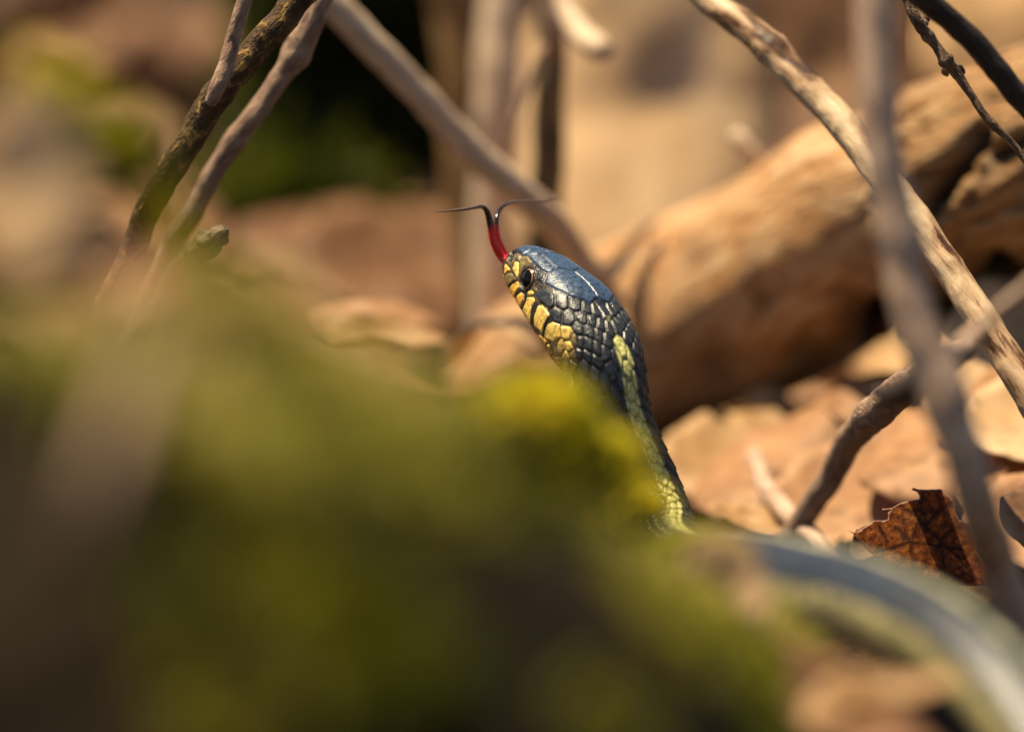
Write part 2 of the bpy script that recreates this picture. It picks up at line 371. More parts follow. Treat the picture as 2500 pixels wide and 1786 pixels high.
for i0 in range(0, fine, 8):
    i1 = min(i0 + 8, fine); s = SS[i0:i1]; t = AT[i0:i1]
    sl = SD[np.abs(SD[:, 0] - SV[i0:i1].mean()) < 4.2]
    if len(sl):
        d = np.sqrt(((s[..., None] - sl[:, 0]) ** 2) / sl[:, 5] ** 2 + (t[..., None] - sl[:, 1]) ** 2 / sl[:, 6] ** 2)
        # the mirror image of the seeds next to the mid-line closes the cells there
        dm = np.sqrt(((s[..., None] - sl[:, 0]) ** 2) / sl[:, 5] ** 2 + (t[..., None] + sl[:, 1]) ** 2 / sl[:, 6] ** 2)
        dm[..., sl[:, 1] < .4] = 9
        dd = np.concatenate([d, dm], -1)
        o = np.argsort(dd, -1)[..., :2]
        k = o[..., 0] % len(sl)
        f1 = np.take_along_axis(dd, o[..., :1], -1)[..., 0]; f2 = np.take_along_axis(dd, o[..., 1:], -1)[..., 0]
        ed = (f2 - f1) / 2
        a = (s - sl[k, 0]) / 1.0
        lx = t - sl[k, 1]
        kind = sl[k, 2]
        ok = (f1 < 1.25)
    else:
        ed = np.zeros(s.shape); a = ed; lx = ed; ok = np.zeros(s.shape, bool); kind = ed; k = np.zeros(s.shape, int)
    best = np.full(s.shape, 9.0); hit = np.full(s.shape, -1)
    for pi, (colr, dep, flag, q) in enumerate(pl):
        if q[:, 0].min() > s.max() + .8 or q[:, 0].max() < s.min() - .8: continue
        ins = inside(s, t, q)
        dist = np.full(s.shape, 9.0); n = len(q)
        for e in range(n):
            if q[e][1] < -1 or q[(e + 1) % n][1] < -1 : continue
            if q[e][1] == 0 and q[(e + 1) % n][1] == 0 and flag == 'f': continue
            dist = np.minimum(dist, seg_dist(s, t, q[e], q[(e + 1) % n]))
        hit = np.where(ins, pi, hit); best = np.where(ins, dist, np.where(hit < 0, np.minimum(best, dist), best))
    h = np.zeros(s.shape); c = np.zeros(s.shape + (3,))
    # small scales
    e2 = np.minimum(ed, np.where(hit < 0, best, 9))
    dome = sstep(.01, .20, e2)
    keel = np.exp(-(lx / .10) ** 2) * sstep(-.9, .2, a) * .05 * (s > 19) * (kind < 0) * (kind > -1.5)
    hs = .15 * dome + np.where((kind == -1), .075 * np.clip(a, -1.1, 1.1) + keel, .05 * np.sqrt(np.clip(1 - f1 ** 2, 0, 1)) if len(sl) else 0) * dome
    chin = kind == -2
    hs = np.where(chin, .10 * dome, hs)
    pg = pigment(s, t)
    cs = np.where((kind == -1)[..., None], pg, np.where(chin[..., None], np.array((.58, .38, .13)), sl[k][..., 2:5] if len(sl) else 0))
    edge = sstep(.01, .085, e2)[..., None]
    darkc = np.where((pg.max(-1) > .2)[..., None] & (kind != 0)[..., None], np.array((.10, .075, .03)), np.array((.004, .004, .005)))
    cs = cs * edge + darkc * (1 - edge)
    ok = ok & ~((hit < 0) & (best < .36) & (s < 14.5) & (t > 2.6))
    gap = (hit < 0) & (best < .36) & (s < 14.5) & (t > 2.6)
    h = np.where(ok, hs, .04); c = np.where(ok[..., None], cs, np.where(gap[..., None], np.array((.045, .030, .014)), np.array((.006, .006, .007))))
    # plates
    m = hit >= 0
    dep = np.array([p[1] for p in pl])[hit]; pc = np.array([p[0] for p in pl])[hit]; nos = np.array([p[2] == 'n' for p in pl])[hit]
    hp = dep * 1.2 * sstep(.0, .24, best) + .04
    hp = np.where(nos, -.55 * sstep(0, .3, best), hp)
    ce = sstep(.0, .07, best)[..., None]
    cp = pc * ce + np.array((.005, .005, .006)) * (1 - ce)
    H[i0:i1] = np.where(m, hp, h); CL[i0:i1] = np.where(m[..., None], cp, c)
CL[fine:] = pigment(SS[fine:], AT[fine:]); H[fine:] = .2
# eye socket
ei = np.searchsorted(SV, EYE_S); ej = np.argmin(np.abs(TT[ei] - EYE_T))
ej2 = np.argmin(np.abs(TT[ei] + EYE_T))
EYES = []
for j in (ej, ej2):
    c0 = VB[ei, j]; nn = NB[ei, j]
    r = np.linalg.norm(VB[:hr] - c0, axis=2)
    H[:hr] = np.where(r < 1.62, np.where(r < 1.36, -.95 * sstep(1.36, 1.12, r) + .10, .24 * np.exp(-((r - 1.47) / .13) ** 2) + H[:hr] * .35), H[:hr])
    w = sstep(1.64, 1.52, r)[..., None]
    CL[:hr] = CL[:hr] * (1 - w) + np.array((.03, .022, .014)) * w
    EYES.append((c0, nn))
VD = VB + NB * H[..., None] * HS
VW = cw(VD.reshape(-1, 3))
ii, jj = np.meshgrid(np.arange(nr - 1), np.arange(NA), indexing='ij')
j2 = (jj + 1) % NA
Fq = np.stack([ii * NA + jj, ii * NA + j2, (ii + 1) * NA + j2, (ii + 1) * NA + jj], -1).reshape(-1, 4)
ground_at_snake = cw(np.array(unproj(1640, 1400, 14)))
snake = empty('garter_snake', ground_at_snake)
tag(snake, 'black garter snake with yellow stripes raising its head and flicking a red forked tongue', 'snake')
def np_mesh(name, V, F, mat, parent=None):
    me = bpy.data.meshes.new(name); nf, k = F.shape
    me.vertices.add(len(V)); me.vertices.foreach_set('co', V.astype(np.float32).ravel())
    me.loops.add(nf * k); me.loops.foreach_set('vertex_index', F.astype(np.int32).ravel())
    me.polygons.add(nf); me.polygons.foreach_set('loop_start', np.arange(0, nf * k, k, dtype=np.int32))
    me.polygons.foreach_set('loop_total', np.full(nf, k, dtype=np.int32))
    me.update(calc_edges=True); me.validate()
    me.polygons.foreach_set('use_smooth', np.ones(nf, bool))
    me.materials.append(mat)
    o = bpy.data.objects.new(name, me); COL.objects.link(o)
    if parent: o.parent = parent
    return o
def set_col(o, C, name='Col'):
    a = o.data.color_attributes.new(name, 'FLOAT_COLOR', 'POINT')
    a.data.foreach_set('color', np.concatenate([C, np.ones((len(C), 1))], 1).astype(np.float32).ravel())
m, n, l, b = new_mat('snake skin')
ca = n.new('ShaderNodeAttribute'); ca.attribute_name = 'Col'
tc = n.new('ShaderNodeTexCoord')
nz = n.new('ShaderNodeTexNoise'); nz.inputs['Scale'].default_value = 1900; nz.inputs['Detail'].default_value = 3; nz.inputs['Roughness'].default_value = .72
l.new(tc.outputs['Object'], nz.inputs['Vector'])
mr = n.new('ShaderNodeMapRange'); mr.inputs[1].default_value = .3; mr.inputs[2].default_value = .7; mr.inputs[3].default_value = .25; mr.inputs[4].default_value = 1.8
l.new(nz.outputs['Fac'], mr.inputs[0])
vm = n.new('ShaderNodeVectorMath'); vm.operation = 'SCALE'; l.new(ca.outputs['Color'], vm.inputs[0]); l.new(mr.outputs[0], vm.inputs['Scale'])
l.new(vm.outputs[0], b.inputs['Base Color'])
mr2 = n.new('ShaderNodeMapRange'); mr2.inputs[1].default_value = .3; mr2.inputs[2].default_value = .7; mr2.inputs[3].default_value = .24; mr2.inputs[4].default_value = .44
l.new(nz.outputs['Fac'], mr2.inputs[0]); l.new(mr2.outputs[0], b.inputs['Roughness'])
b.inputs['Specular IOR Level'].default_value = .55
bp = n.new('ShaderNodeBump'); bp.inputs['Strength'].default_value = .8; bp.inputs['Distance'].default_value = .00014
l.new(nz.outputs['Fac'], bp.inputs['Height']); l.new(bp.outputs[0], b.inputs['Normal'])
M['skin'] = m
body = np_mesh('body', VW - ground_at_snake, Fq, M['skin'], snake)
set_col(body, CL.reshape(-1, 3))
# round off the open tail and snout ends
def plain_mat(name, c, rough, spec=.5, coat=0):
    m, n, l, b = new_mat(name)
    tc = n.new('ShaderNodeTexCoord'); nz = n.new('ShaderNodeTexNoise'); nz.inputs['Scale'].default_value = 2500; nz.inputs['Detail'].default_value = 3
    l.new(tc.outputs['Object'], nz.inputs['Vector'])
    r = ramp(n, [(.3, [x * .6 for x in c]), (.7, [min(x * 1.4, 1) for x in c])]); l.new(nz.outputs['Fac'], r.inputs[0]); l.new(r.outputs[0], b.inputs['Base Color'])
    b.inputs['Roughness'].default_value = rough; b.inputs['Specular IOR Level'].default_value = spec; b.inputs['Coat Weight'].default_value = coat; b.inputs['Coat Roughness'].default_value = .05
    return m
M['eye_dark'] = plain_mat('dark eye rim', (.02, .012, .008), .25, .5, .6)
M['iris'] = plain_mat('copper iris', (.38, .15, .05), .25, .5, .8)
M['pupil'] = plain_mat('black pupil', (.003, .003, .003), .12, .25, 0)
def cap(name, centre, axis, R, th0, th1, mat, parent, n=48, rings=14):
    ax = Vector(axis).normalized(); q = Vector((0, 0, 1)).rotation_difference(ax)
    vs = []; fs = []
    ths = [th0 + (th1 - th0) * i / rings for i in range(rings + 1)]
    for t in ths:
        for k in range(n):
            p = Vector((math.sin(t) * math.cos(2 * math.pi * k / n), math.sin(t) * math.sin(2 * math.pi * k / n), math.cos(t))) * R
            vs.append(q @ p + Vector(centre))
    for i in range(rings):
        for k in range(n):
            fs.append((i * n + k, (i + 1) * n + k, (i + 1) * n + (k + 1) % n, i * n + (k + 1) % n))
    return obj(name, vs, fs, mat, parent)
for c0, nn in EYES:
    side = 1 if (c0 - cen[ei, 0]) @ SL[ei] > 0 else -1
    axis_c = nn * .55 + SL[ei] * side * .75 - ST[ei] * .10; axis_c /= np.linalg.norm(axis_c)
    Rm = 1.62
    cc = c0 - axis_c * 1.05
    cwd = cw(cc) - ground_at_snake; ax = cdir(axis_c)
    e = cap('eye', cwd, ax, Rm * 1e-3, .001, 2.2, M['eye_dark'], snake, 48, 24)
    cap('iris', cwd, ax, (Rm + .012) * 1e-3, math.radians(42), math.radians(48), M['iris'], e, 48, 3)
    cap('pupil', cwd, ax, (Rm + .014) * 1e-3, .001, math.radians(42.4), M['pupil'], e, 48, 10)
# tongue: two strands side by side that part into the fork
def strand(pts, rad, flat=1.0, n=14, sub=10):
    P = np.array(pts, float); C = catmull(np.hstack([P, np.array(rad, float)[:, None]]), sub)
    V = []; F = []
    p = C[:, :3]; T = np.gradient(p, axis=0); T /= np.linalg.norm(T, axis=1)[:, None]
    ref = np.array([0, 0, 1.0]); A = np.cross(T, ref); A /= np.linalg.norm(A, axis=1)[:, None]; B = np.cross(A, T)
    for i in range(len(p)):
        for k in range(n):
            a = 2 * math.pi * k / n; V.append(p[i] + C[i, 3] * (math.cos(a) * A[i] + flat * math.sin(a) * B[i]))
    m_ = len(p)
    for i in range(m_ - 1):
        for k in range(n): F.append((i * n + k, i * n + (k + 1) % n, (i + 1) * n + (k + 1) % n, (i + 1) * n + k))
    V.append(p[-1] + T[-1] * C[-1, 3] * .5); e = len(V) - 1
    for k in range(n): F.append(((m_ - 1) * n + k, (m_ - 1) * n + (k + 1) % n, e))
    return np.array(V), F, np.repeat(np.linspace(0, 1, m_), n)
mouth = head(1.2, 0, -2.9)
def tp(x, y, z): return unproj(1030 + x * .1628, 450 + y * .1628, z)
left = [mouth + [-.12, -.05, .1], tp(1205, 1100, -8.2), tp(1110, 940, -8.0), tp(1055, 780, -7.8), tp(1030, 640, -7.6), tp(1005, 500, -7.4), tp(962, 385, -7.0), tp(900, 335, -6.2), tp(800, 345, -5), tp(640, 372, -3.6), tp(430, 395, -2.4), tp(165, 416, -1.5)]
right = [mouth + [.25, .15, -.1], tp(1262, 1075, -8.9), tp(1180, 915, -8.7), tp(1130, 770, -8.5), tp(1115, 640, -8.4), tp(1120, 520, -8.6), tp(1150, 410, -9.4), tp(1225, 320, -10.6), tp(1350, 272, -12.6), tp(1560, 258, -15.5), tp(1850, 242, -19), tp(2140, 214, -22.5)]
TV = []; TF = []; TC = []
for P, rr in ((left, [.50, .52, .50, .46, .42, .40, .33, .26, .23, .20, .14, .03]), (right, [.42, .42, .40, .36, .33, .30, .27, .24, .21, .18, .13, .03])):
    V, F, u = strand(P, rr); off = sum(len(v) for v in TV)
    TV.append(V); TF += [tuple(i + off for i in f) for f in F]
    u = np.r_[u, 1.0]
    red = np.array((.80, .02, .014)); blk = np.array((.018, .010, .010)); tip = np.array((.12, .085, .06))
    w1 = sstep(.27, .42, u)[:, None]; w2 = sstep(.55, .8, u)[:, None]
    TC.append((red * (1 - w1) + blk * w1) * (1 - w2) + tip * w2)
m, n, l, b = new_mat('wet tongue')
ca = n.new('ShaderNodeAttribute'); ca.attribute_name = 'Col'; l.new(ca.outputs['Color'], b.inputs['Base Color'])
b.inputs['Roughness'].default_value = .22; b.inputs['Subsurface Weight'].default_value = .25; b.inputs['Subsurface Radius'].default_value = (.001, .0003, .0002); b.inputs['Subsurface Scale'].default_value = .6
M['tongue'] = m
TVw = cw(np.vstack(TV)) - ground_at_snake
tongue = obj('tongue', TVw, TF, M['tongue'], snake)
tag(tongue, 'red forked tongue with black tips')
set_col(tongue, np.vstack(TC))
# ------------------------------------------------------------------ ground
def fbm(p, o=4): return mnoise.fractal(Vector(p), 1.0, 2.0, o)
SUP = []          # (x, y, z, sigma): heights the litter piles up to
sp_w = cw(frames(np.arange(46, SMAX, 9.0))[0])
for i, p in enumerate(sp_w): SUP.append((p[0], p[1], p[2] - .0056, .009))
LOG_C = [(3100, 260, 45, 520), (2560, 372, 60, 520), (2200, 511, 76, 505), (2000, 620, 92, 520), (1850, 712, 105, 520), (1600, 812, 120, 500), (1400, 900, 135, 450), (1250, 985, 150, 380)]
for px, py, dd, w in LOG_C:
    p = at(px, py, dd); r = w / 2 / PXMM * (DIST + dd) / DIST * 1e-3
    SUP.append((p[0], p[1], p[2] - r * .97, .008))
for px, py, dd in [(2300, 830, 74), (2480, 760, 66), (2000, 1050, 82), (1800, 1150, 88), (2400, 1050, 56), (2200, 1020, 66), (2100, 1200, 54), (2450, 1250, 40), (1900, 1280, 58), (2600, 1000, 50), (2280, 1280, 40), (1700, 1250, 76)]:
    p = at(px, py, dd); SUP.append((p[0], p[1], p[2] - .003, .012))
SUPA = np.array(SUP)
def ground_z(x, y):
    d2 = (SUPA[:, 0] - x) ** 2 + (SUPA[:, 1] - y) ** 2
    w = np.exp(-d2 / (2 * SUPA[:, 3] ** 2))
    base = .0035 * mnoise.noise(Vector((x * 22, y * 22, 3.1))) + .0012 * mnoise.noise(Vector((x * 90, y * 90, 1.7)))
    far = max(0.0, math.hypot(x, y) - 1.0); base += .25 * (1 - math.exp(-far * .12)) * mnoise.noise(Vector((x * .25, y * .25, 7))) * min(far, 1)
    return float((w * SUPA[:, 2]).sum() / (w.sum() + .22) + base * .22 / (w.sum() + .22))
def axis_samples():
    a = np.concatenate([np.linspace(0, .22, 56), .22 * np.geomspace(1.04, 180, 44)])
    return np.concatenate([-a[::-1][:-1], a])
gx = axis_samples(); gy = axis_samples()
gv = [(x, y, ground_z(x, y)) for y in gy for x in gx]
nx = len(gx)
gf = [(j * nx + i, j * nx + i + 1, (j + 1) * nx + i + 1, (j + 1) * nx + i) for j in range(len(gy) - 1) for i in range(nx - 1)]
def uv_from(o, uvs):
    l_ = o.data.uv_layers.new(name='UVMap'); vi = np.empty(len(o.data.loops), np.int32); o.data.loops.foreach_get('vertex_index', vi)
    l_.data.foreach_set('uv', np.asarray(uvs, np.float32)[vi].ravel())
ground = obj('ground', gv, gf, M['soil']); tag(ground, kind='structure')
uv_from(ground, [(v[0] * 10, v[1] * 10) for v in gv])

def on_ground(px, py, lift_mm=2.0):
    for dd in np.arange(-150, 700, 1.5):
        p = at(px, py, dd)
        if p[2] < ground_z(p[0], p[1]) + lift_mm * 1e-3: return p
    return at(px, py, 300)
# ------------------------------------------------------------------ sticks and logs
def tube(name, pts, mat, parent=None, rough=.06, seed=0, sides=24, step=1.3, knots=(), bump=None, freq=1.0, wob=.35, origin=None):
    """pts: (photo x, photo y, mm beyond the eye plane, width in photo px)"""
    P = []
    for px, py, dd, w in pts:
        c = unproj(px, py, -dd); P.append(np.r_[c, w / 2 / PXMM * (DIST + dd) / DIST])
    C = catmull(np.array(P), 24)
    L = np.r_[0, np.cumsum(np.linalg.norm(np.diff(C[:, :3], axis=0), axis=1))]
    n = max(int(L[-1] / step), 6); S = np.linspace(0, L[-1], n)
    D = np.stack([np.interp(S, L, C[:, k]) for k in range(4)], 1)
    wn_ = np.array([[mnoise.noise(Vector((s_ * f_, seed * 3.7 + c_ * 11.3, .5))) for c_ in range(3)] for s_ in S for f_ in (.16 / max(D[:, 3].mean(), .8),)])
    wn2 = np.array([[mnoise.noise(Vector((s_ * f_, seed * 5.1 + c_ * 7.7, 4.5))) for c_ in range(3)] for s_ in S for f_ in (.5 / max(D[:, 3].mean(), .8),)])
    D[:, :3] += (wn_ + .35 * wn2) * wob * D[:, 3:4]
    p = D[:, :3]; T = np.gradient(p, axis=0); T /= np.linalg.norm(T, axis=1)[:, None]
    ref = np.array([.15, -.45, -1.0])
    A = ref - (T @ ref)[:, None] * T; A /= np.linalg.norm(A, axis=1)[:, None]; B = np.cross(T, A)
    V = []; UV = []; r0 = D[:, 3].mean(); X1 = []; X2 = []
    for i in range(n):
        u = S[i] / L[-1]
        for k in range(sides + 1):
            a = 2 * math.pi * (k % sides) / sides
            dirv = math.cos(a) * A[i] + math.sin(a) * B[i]
            r = D[i, 3]
            q = (p[i] + dirv * r)
            nn = mnoise.fractal(Vector(q * (.64 * freq / max(r0, .5)) + np.array([seed * 7.3, 0, 0])), 1.0, 2.0, 4)
            r *= 1 + rough * nn
            for ku, ka, kw in knots: r *= 1 + ka * math.exp(-((u - ku) / kw) ** 2) * (1 + .5 * mnoise.noise(Vector(q * .9)))
            if bump:
                r = bump(r, u, a, q, dirv)
                if isinstance(r, tuple): X1.append(r[1]); X2.append(r[2]); r = r[0]
            V.append(p[i] + dirv * r); UV.append((k / sides * 2 * math.pi * r0 / 100, S[i] / 100))
    F = [(i * (sides + 1) + k, i * (sides + 1) + k + 1, (i + 1) * (sides + 1) + k + 1, (i + 1) * (sides + 1) + k) for i in range(n - 1) for k in range(sides)]
    for end, i in ((-1, 0), (1, n - 1)):
        for f in (.55, 0):
            V2 = []
            for k in range(sides + 1):
                v = V[i * (sides + 1) + k]; c = p[i] + end * T[i] * D[i, 3] * (.35 if f == 0 else .22) * (1 + .5 * mnoise.noise(Vector(v * 1.7)))
                V2.append(c + (v - p[i]) * f)
            b0 = len(V); V += V2; UV += [UV[i * (sides + 1) + k] for k in range(sides + 1)]
            prev = i * (sides + 1) if f == .55 else b0 - (sides + 1)
            F += [((prev + k, prev + k + 1, b0 + k + 1, b0 + k) if end > 0 else (prev + k + 1, prev + k, b0 + k, b0 + k + 1)) for k in range(sides)]
    W = cw(np.array(V))
    if origin is None: origin = W[W[:, 2].argmin()]
    o = obj(name, W - (np.array(origin) if parent is None else np.array(parent.location)), F, mat, parent)
    if parent is None: o.location = Vector(origin)
    uv_from(o, UV)
    if X1:
        for nm, X in (('bark', X1), ('crack', X2)):
            at_ = o.data.attributes.new(nm, 'FLOAT', 'POINT'); at_.data.foreach_set('value', X + [0.0] * (len(V) - len(X)))
    return o, W
def branch(name, label, cat, parts, group=None):
    """a stick with side shoots: an Empty with named parts"""
    root = empty(name, at(*parts[0][1][-1][:3])); tag(root, label, cat, group)
    for pn, pts, mat, kw in parts: tube(pn, pts, mat, root, **kw)
    return root
def stick(name, label, pts, mat, cat='stick', group=None, **kw):
    o, W = tube(name, pts, mat, **kw); tag(o, label, cat, group); return o

def log_bump(r, u, a, q, dirv):
    g = mnoise.fractal(Vector((q[0] * .05 + 3, q[1] * .05, q[2] * .05)), 1.0, 2.0, 5)
    r *= 1 + .05 * g
    px, py = proj(q[None])[0]
    rightw = 1 / (1 + math.exp(-(px - 2130) / 30))
    # furrowed bark on the right half, bare smooth wood on the left
    f = mnoise.fractal(Vector((a * 3.2, u * 7 + .6 * a, 4.0)), .9, 2.1, 5); crack = rightw * .45 * max(0, .16 - abs(f)) / .16
    r -= rightw * 1.1 * max(0, .25 - abs(f)) / .25
    r += rightw * .5
    for (x0, y0, x1, y1, w, d) in ((2400, 330, 2275, 500, 26, 3.2), (2510, 340, 2430, 385, 18, 2.2), (2300, 480, 2250, 560, 14, 2.0), (2480, 690, 2440, 660, 40, 3), (2160, 800, 2190, 850, 55, 4)):
        dist = float(seg_dist(np.array(px), np.array(py), (x0, y0), (x1, y1)))
        if dirv[2] > 0: r -= d * math.exp(-(dist / w) ** 2); crack = max(crack, math.exp(-(dist / w) ** 2))
    dist = math.hypot(px - 2010, (py - 400)); r += 1.5 * math.exp(-(dist / 90) ** 2)
    for (x0, y0, w, d) in ((1850, 740, 40, .9), (2080, 760, 55, 1.2), (1960, 860, 60, .8), (1750, 900, 60, .6), (1690, 620, 50, .4)):
        if dirv[2] > 0: g_ = math.exp(-((px - x0) ** 2 + (py - y0) ** 2) / w ** 2); r -= d * g_; crack = max(crack, .5 * g_)
    return r, rightw, min(crack, 1)
log = stick('fallen_log', 'thick tan fallen log, bare on one half and cracked bark on the other', LOG_C, M['log_bare'], 'log', sides=120, step=.8, bump=log_bump, rough=.0, wob=0)

# the pale stick crossing the log
stick('peeling_stick', 'pale peeling stick with dark brown patches leaning across the fallen log',
      [(1640, -120, 30, 62), (1730, 0, 26, 66), (1850, 88, 22, 74), (1960, 200, 18, 76), (2060, 310, 14, 78), (2130, 402, 10, 76), (2210, 500, 6, 74), (2290, 610, 3, 74), (2370, 730, 0, 78), (2450, 855, -3, 82), (2540, 1000, -6, 84), (2720, 1330, -8, 84), (2900, 1640, -10, 80)],
      M['twig_pale'], rough=.10, wob=.14, seed=3, sides=40, step=.45, knots=((.17, .16, .012), (.30, .10, .01), (.44, .08, .012)))
# the upright stick out of focus in front of it, with its side shoots
branch('upright_stick', 'blurred grey brown upright stick standing in front of the peeling stick', 'stick', [
    ('stem', [(2120, -200, -98, 92), (2138, 0, -98, 96), (2146, 200, -98, 96), (2165, 420, -98, 98), (2195, 620, -98, 100), (2245, 800, -98, 106), (2290, 900, -98, 112), (2335, 1050, -98, 104), (2385, 1200, -97, 104), (2440, 1370, -80, 100), (2500, 1560, -76, 96), (2570, 1800, -70, 90), (2640, 2050, -64, 80)], M['twig_mauve'], dict(seed=5, knots=((.455, .16, .02), (.16, .08, .02), (.29, .07, .015), (.56, .08, .02)))),
    ('side_shoot', [(2300, 900, -98, 60), (2230, 940, -70, 62), (2165, 962, -58, 50), (2140, 955, -52, 26)], M['twig_dark'], dict(seed=6, rough=.2)),
    ('side_shoot', [(2310, 880, -98, 42), (2380, 815, -86, 36), (2450, 745, -88, 30), (2560, 650, -90, 24)], M['twig_mauve'], dict(seed=8))])
stick('dark_stick', 'dark brown stick crossing above the bark of the fallen log',
      [(2140, -110, -22, 60), (2240, -12, -20, 60), (2330, 66, -18, 58), (2420, 158, -16, 58), (2500, 245, -14, 58), (2620, 390, -12, 56), (2900, 780, -8, 54), (3200, 1300, -4, 50)], M['twig_dark'], seed=9, sides=32, step=.5, rough=.05)
branch('knobbly_twig', 'thin reddish brown twig with knobbly buds beside the dark stick', 'twig', [
    ('stem', [(2190, -80, -2, 24), (2216, 0, -2, 26), (2240, 55, -2, 30), (2275, 100, -1, 24), (2312, 150, -1, 28), (2335, 178, 0, 28), (2370, 230, 0, 20), (2420, 300, 0, 20), (2470, 350, 1, 18), (2520, 410, 1, 18), (2700, 660, 3, 16), (2960, 1060, 5, 15), (3150, 1420, 6, 14)], M['twig_red'], dict(seed=12, sides=24, step=.35, rough=.12, knots=((.105, .35, .008), (.145, .45, .007), (.255, .25, .006)))),
    ('bud', [(2258, 62, 2, 22), (2248, 52, 3, 26), (2262, 44, 5, 20)], M['twig_red'], dict(seed=13, step=.25, rough=.3)),
    ('bud', [(2320, 165, 4, 20), (2305, 172, 5, 18), (2312, 182, 6, 12)], M['twig_red'], dict(seed=14, step=.25, rough=.3)),
    ('bud', [(2335, 160, 2, 16), (2348, 172, 3, 15), (2352, 182, 3, 10)], M['twig_red'], dict(seed=15, step=.25, rough=.3))])
# the twigs at the upper left
stick('spotted_stick', 'dark stick with ochre bark spots standing behind the mossy log',
      [(840, -130, 2, 70), (720, 10, 2, 72), (640, 100, 3, 70), (570, 195, 4, 68), (500, 290, 6, 70), (440, 380, 8, 66), (385, 480, 10, 66), (330, 590, 14, 64), (220, 860, 22, 62), (140, 1080, 30, 60)], M['twig_spot'], seed=17, sides=36, step=.45, rough=.10, knots=((.30, .12, .02), (.44, .08, .02)))
stick('ash_twig', 'thin pale ash brown twig leaning on the spotted dark stick',
      [(625, -110, -6, 36), (597, 0, -6, 38), (572, 80, -5, 38), (552, 150, -5, 40), (530, 215, -5, 40), (512, 255, -4, 30)], M['twig_grey'], cat='twig', seed=19, sides=28, step=.45, rough=.10)
stick('gnarled_stick', 'slightly blurred purplish brown stick beside the spotted dark stick',
      [(860, -150, 18, 60), (785, 0, 18, 62), (745, 90, 18, 66), (690, 180, 19, 52), (630, 272, 20, 52), (560, 365, 22, 52), (500, 460, 24, 50), (435, 575, 26, 52), (350, 760, 30, 52), (250, 1000, 38, 50)], M['twig_grey'], seed=21, sides=30, step=.6, rough=.12, knots=((.23, .25, .02), (.42, .14, .02)))
stick('twig_stub', 'short grey broken twig end with a knobbly tip', [(545, 562, -3, 30), (530, 575, -2, 52), (505, 598, -1, 62), (480, 622, 0, 60), (440, 665, 2, 52), (330, 830, 8, 46), (200, 1040, 16, 44)], M['twig_olive'], cat='twig', seed=23, sides=36, step=.3, rough=.32, freq=2.2, knots=((.02, .15, .012), (.05, -.12, .01), (.085, .22, .012), (.13, -.12, .012)))
stick('tan_stick', 'straight tan blurred stick sloping down behind the tongue of the snake',
      [(720, -90, 62, 74), (830, 22, 64, 76), (960, 165, 68, 74), (1080, 290, 72, 72), (1190, 400, 76, 78), (1290, 492, 80, 78), (1390, 600, 86, 70), (1500, 740, 94, 66)], M['twig_tan'], seed=25, rough=.05, knots=((.5, .06, .02), (.72, .08, .03)))
stick('ochre_stem', 'thick ochre brown stem blurred behind the tan stick', [(1100, -220, 170, 120), (1112, 0, 170, 122), (1130, 250, 172, 124), (1150, 480, 174, 120), (1180, 760, 176, 118), (1200, 1000, 178, 116)], M['twig_ochre'], seed=27)
stick('pale_stem', 'pale tan upright stem beside the thick ochre stem', [(1235, -200, 150, 112), (1232, 0, 150, 116), (1225, 260, 150, 112), (1205, 500, 152, 104), (1190, 760, 154, 100), (1180, 980, 156, 96)], M['twig_tan'], seed=29)
branch('forked_stem', 'grey olive stem with a tan side stub behind the forked tongue', 'stick', [
    ('stem', [(1352, -200, 105, 66), (1350, 0, 105, 70), (1345, 120, 105, 72), (1338, 300, 108, 80), (1330, 480, 112, 84), (1320, 700, 118, 84), (1310, 900, 124, 84)], M['twig_olive'], dict(seed=31)),
    ('pale_patch', [(1352, -200, 98, 50), (1350, 0, 98, 56), (1346, 90, 98, 54), (1342, 135, 99, 34)], M['twig_grey'], dict(seed=32)),
    ('side_stub', [(1352, -60, 92, 40), (1385, 20, 90, 50), (1420, 80, 86, 62), (1455, 115, 82, 66), (1478, 120, 80, 50)], M['twig_tan'], dict(seed=33)),
    ('shoot', [(1330, 110, 96, 22), (1290, 210, 96, 22), (1255, 310, 96, 22), (1232, 400, 98, 20)], M['twig_grey'], dict(seed=34))])
stick('thin_shoot', 'short pinkish twig poking up behind the top of the fallen log', [(1790, 330, 96, 40), (1820, 362, 96, 42), (1850, 395, 96, 44), (1890, 440, 98, 44), (1950, 560, 104, 40)], M['twig_tan'], cat='twig', seed=36)
stick('low_stick', 'blurred dark stick lying on leaves below the fallen log', [(2345, 850, -30, 60), (2240, 925, -10, 80), (2150, 995, 6, 84), (2085, 1060, 20, 74), (2030, 1150, 30, 66), (1960, 1260, 36, 62), (1890, 1380, 40, 60), (1840, 1480, 42, 56)], M['twig_grey'], seed=38, rough=.12)
stick('leaning_twig', 'short pinkish grey twig on leaves below the fallen log', [(1838, 1110, 62, 40), (1875, 1190, 50, 46), (1930, 1260, 40, 50), (2000, 1330, 32, 46), (2060, 1420, 26, 40)], M['twig_mauve'], cat='twig', seed=40)

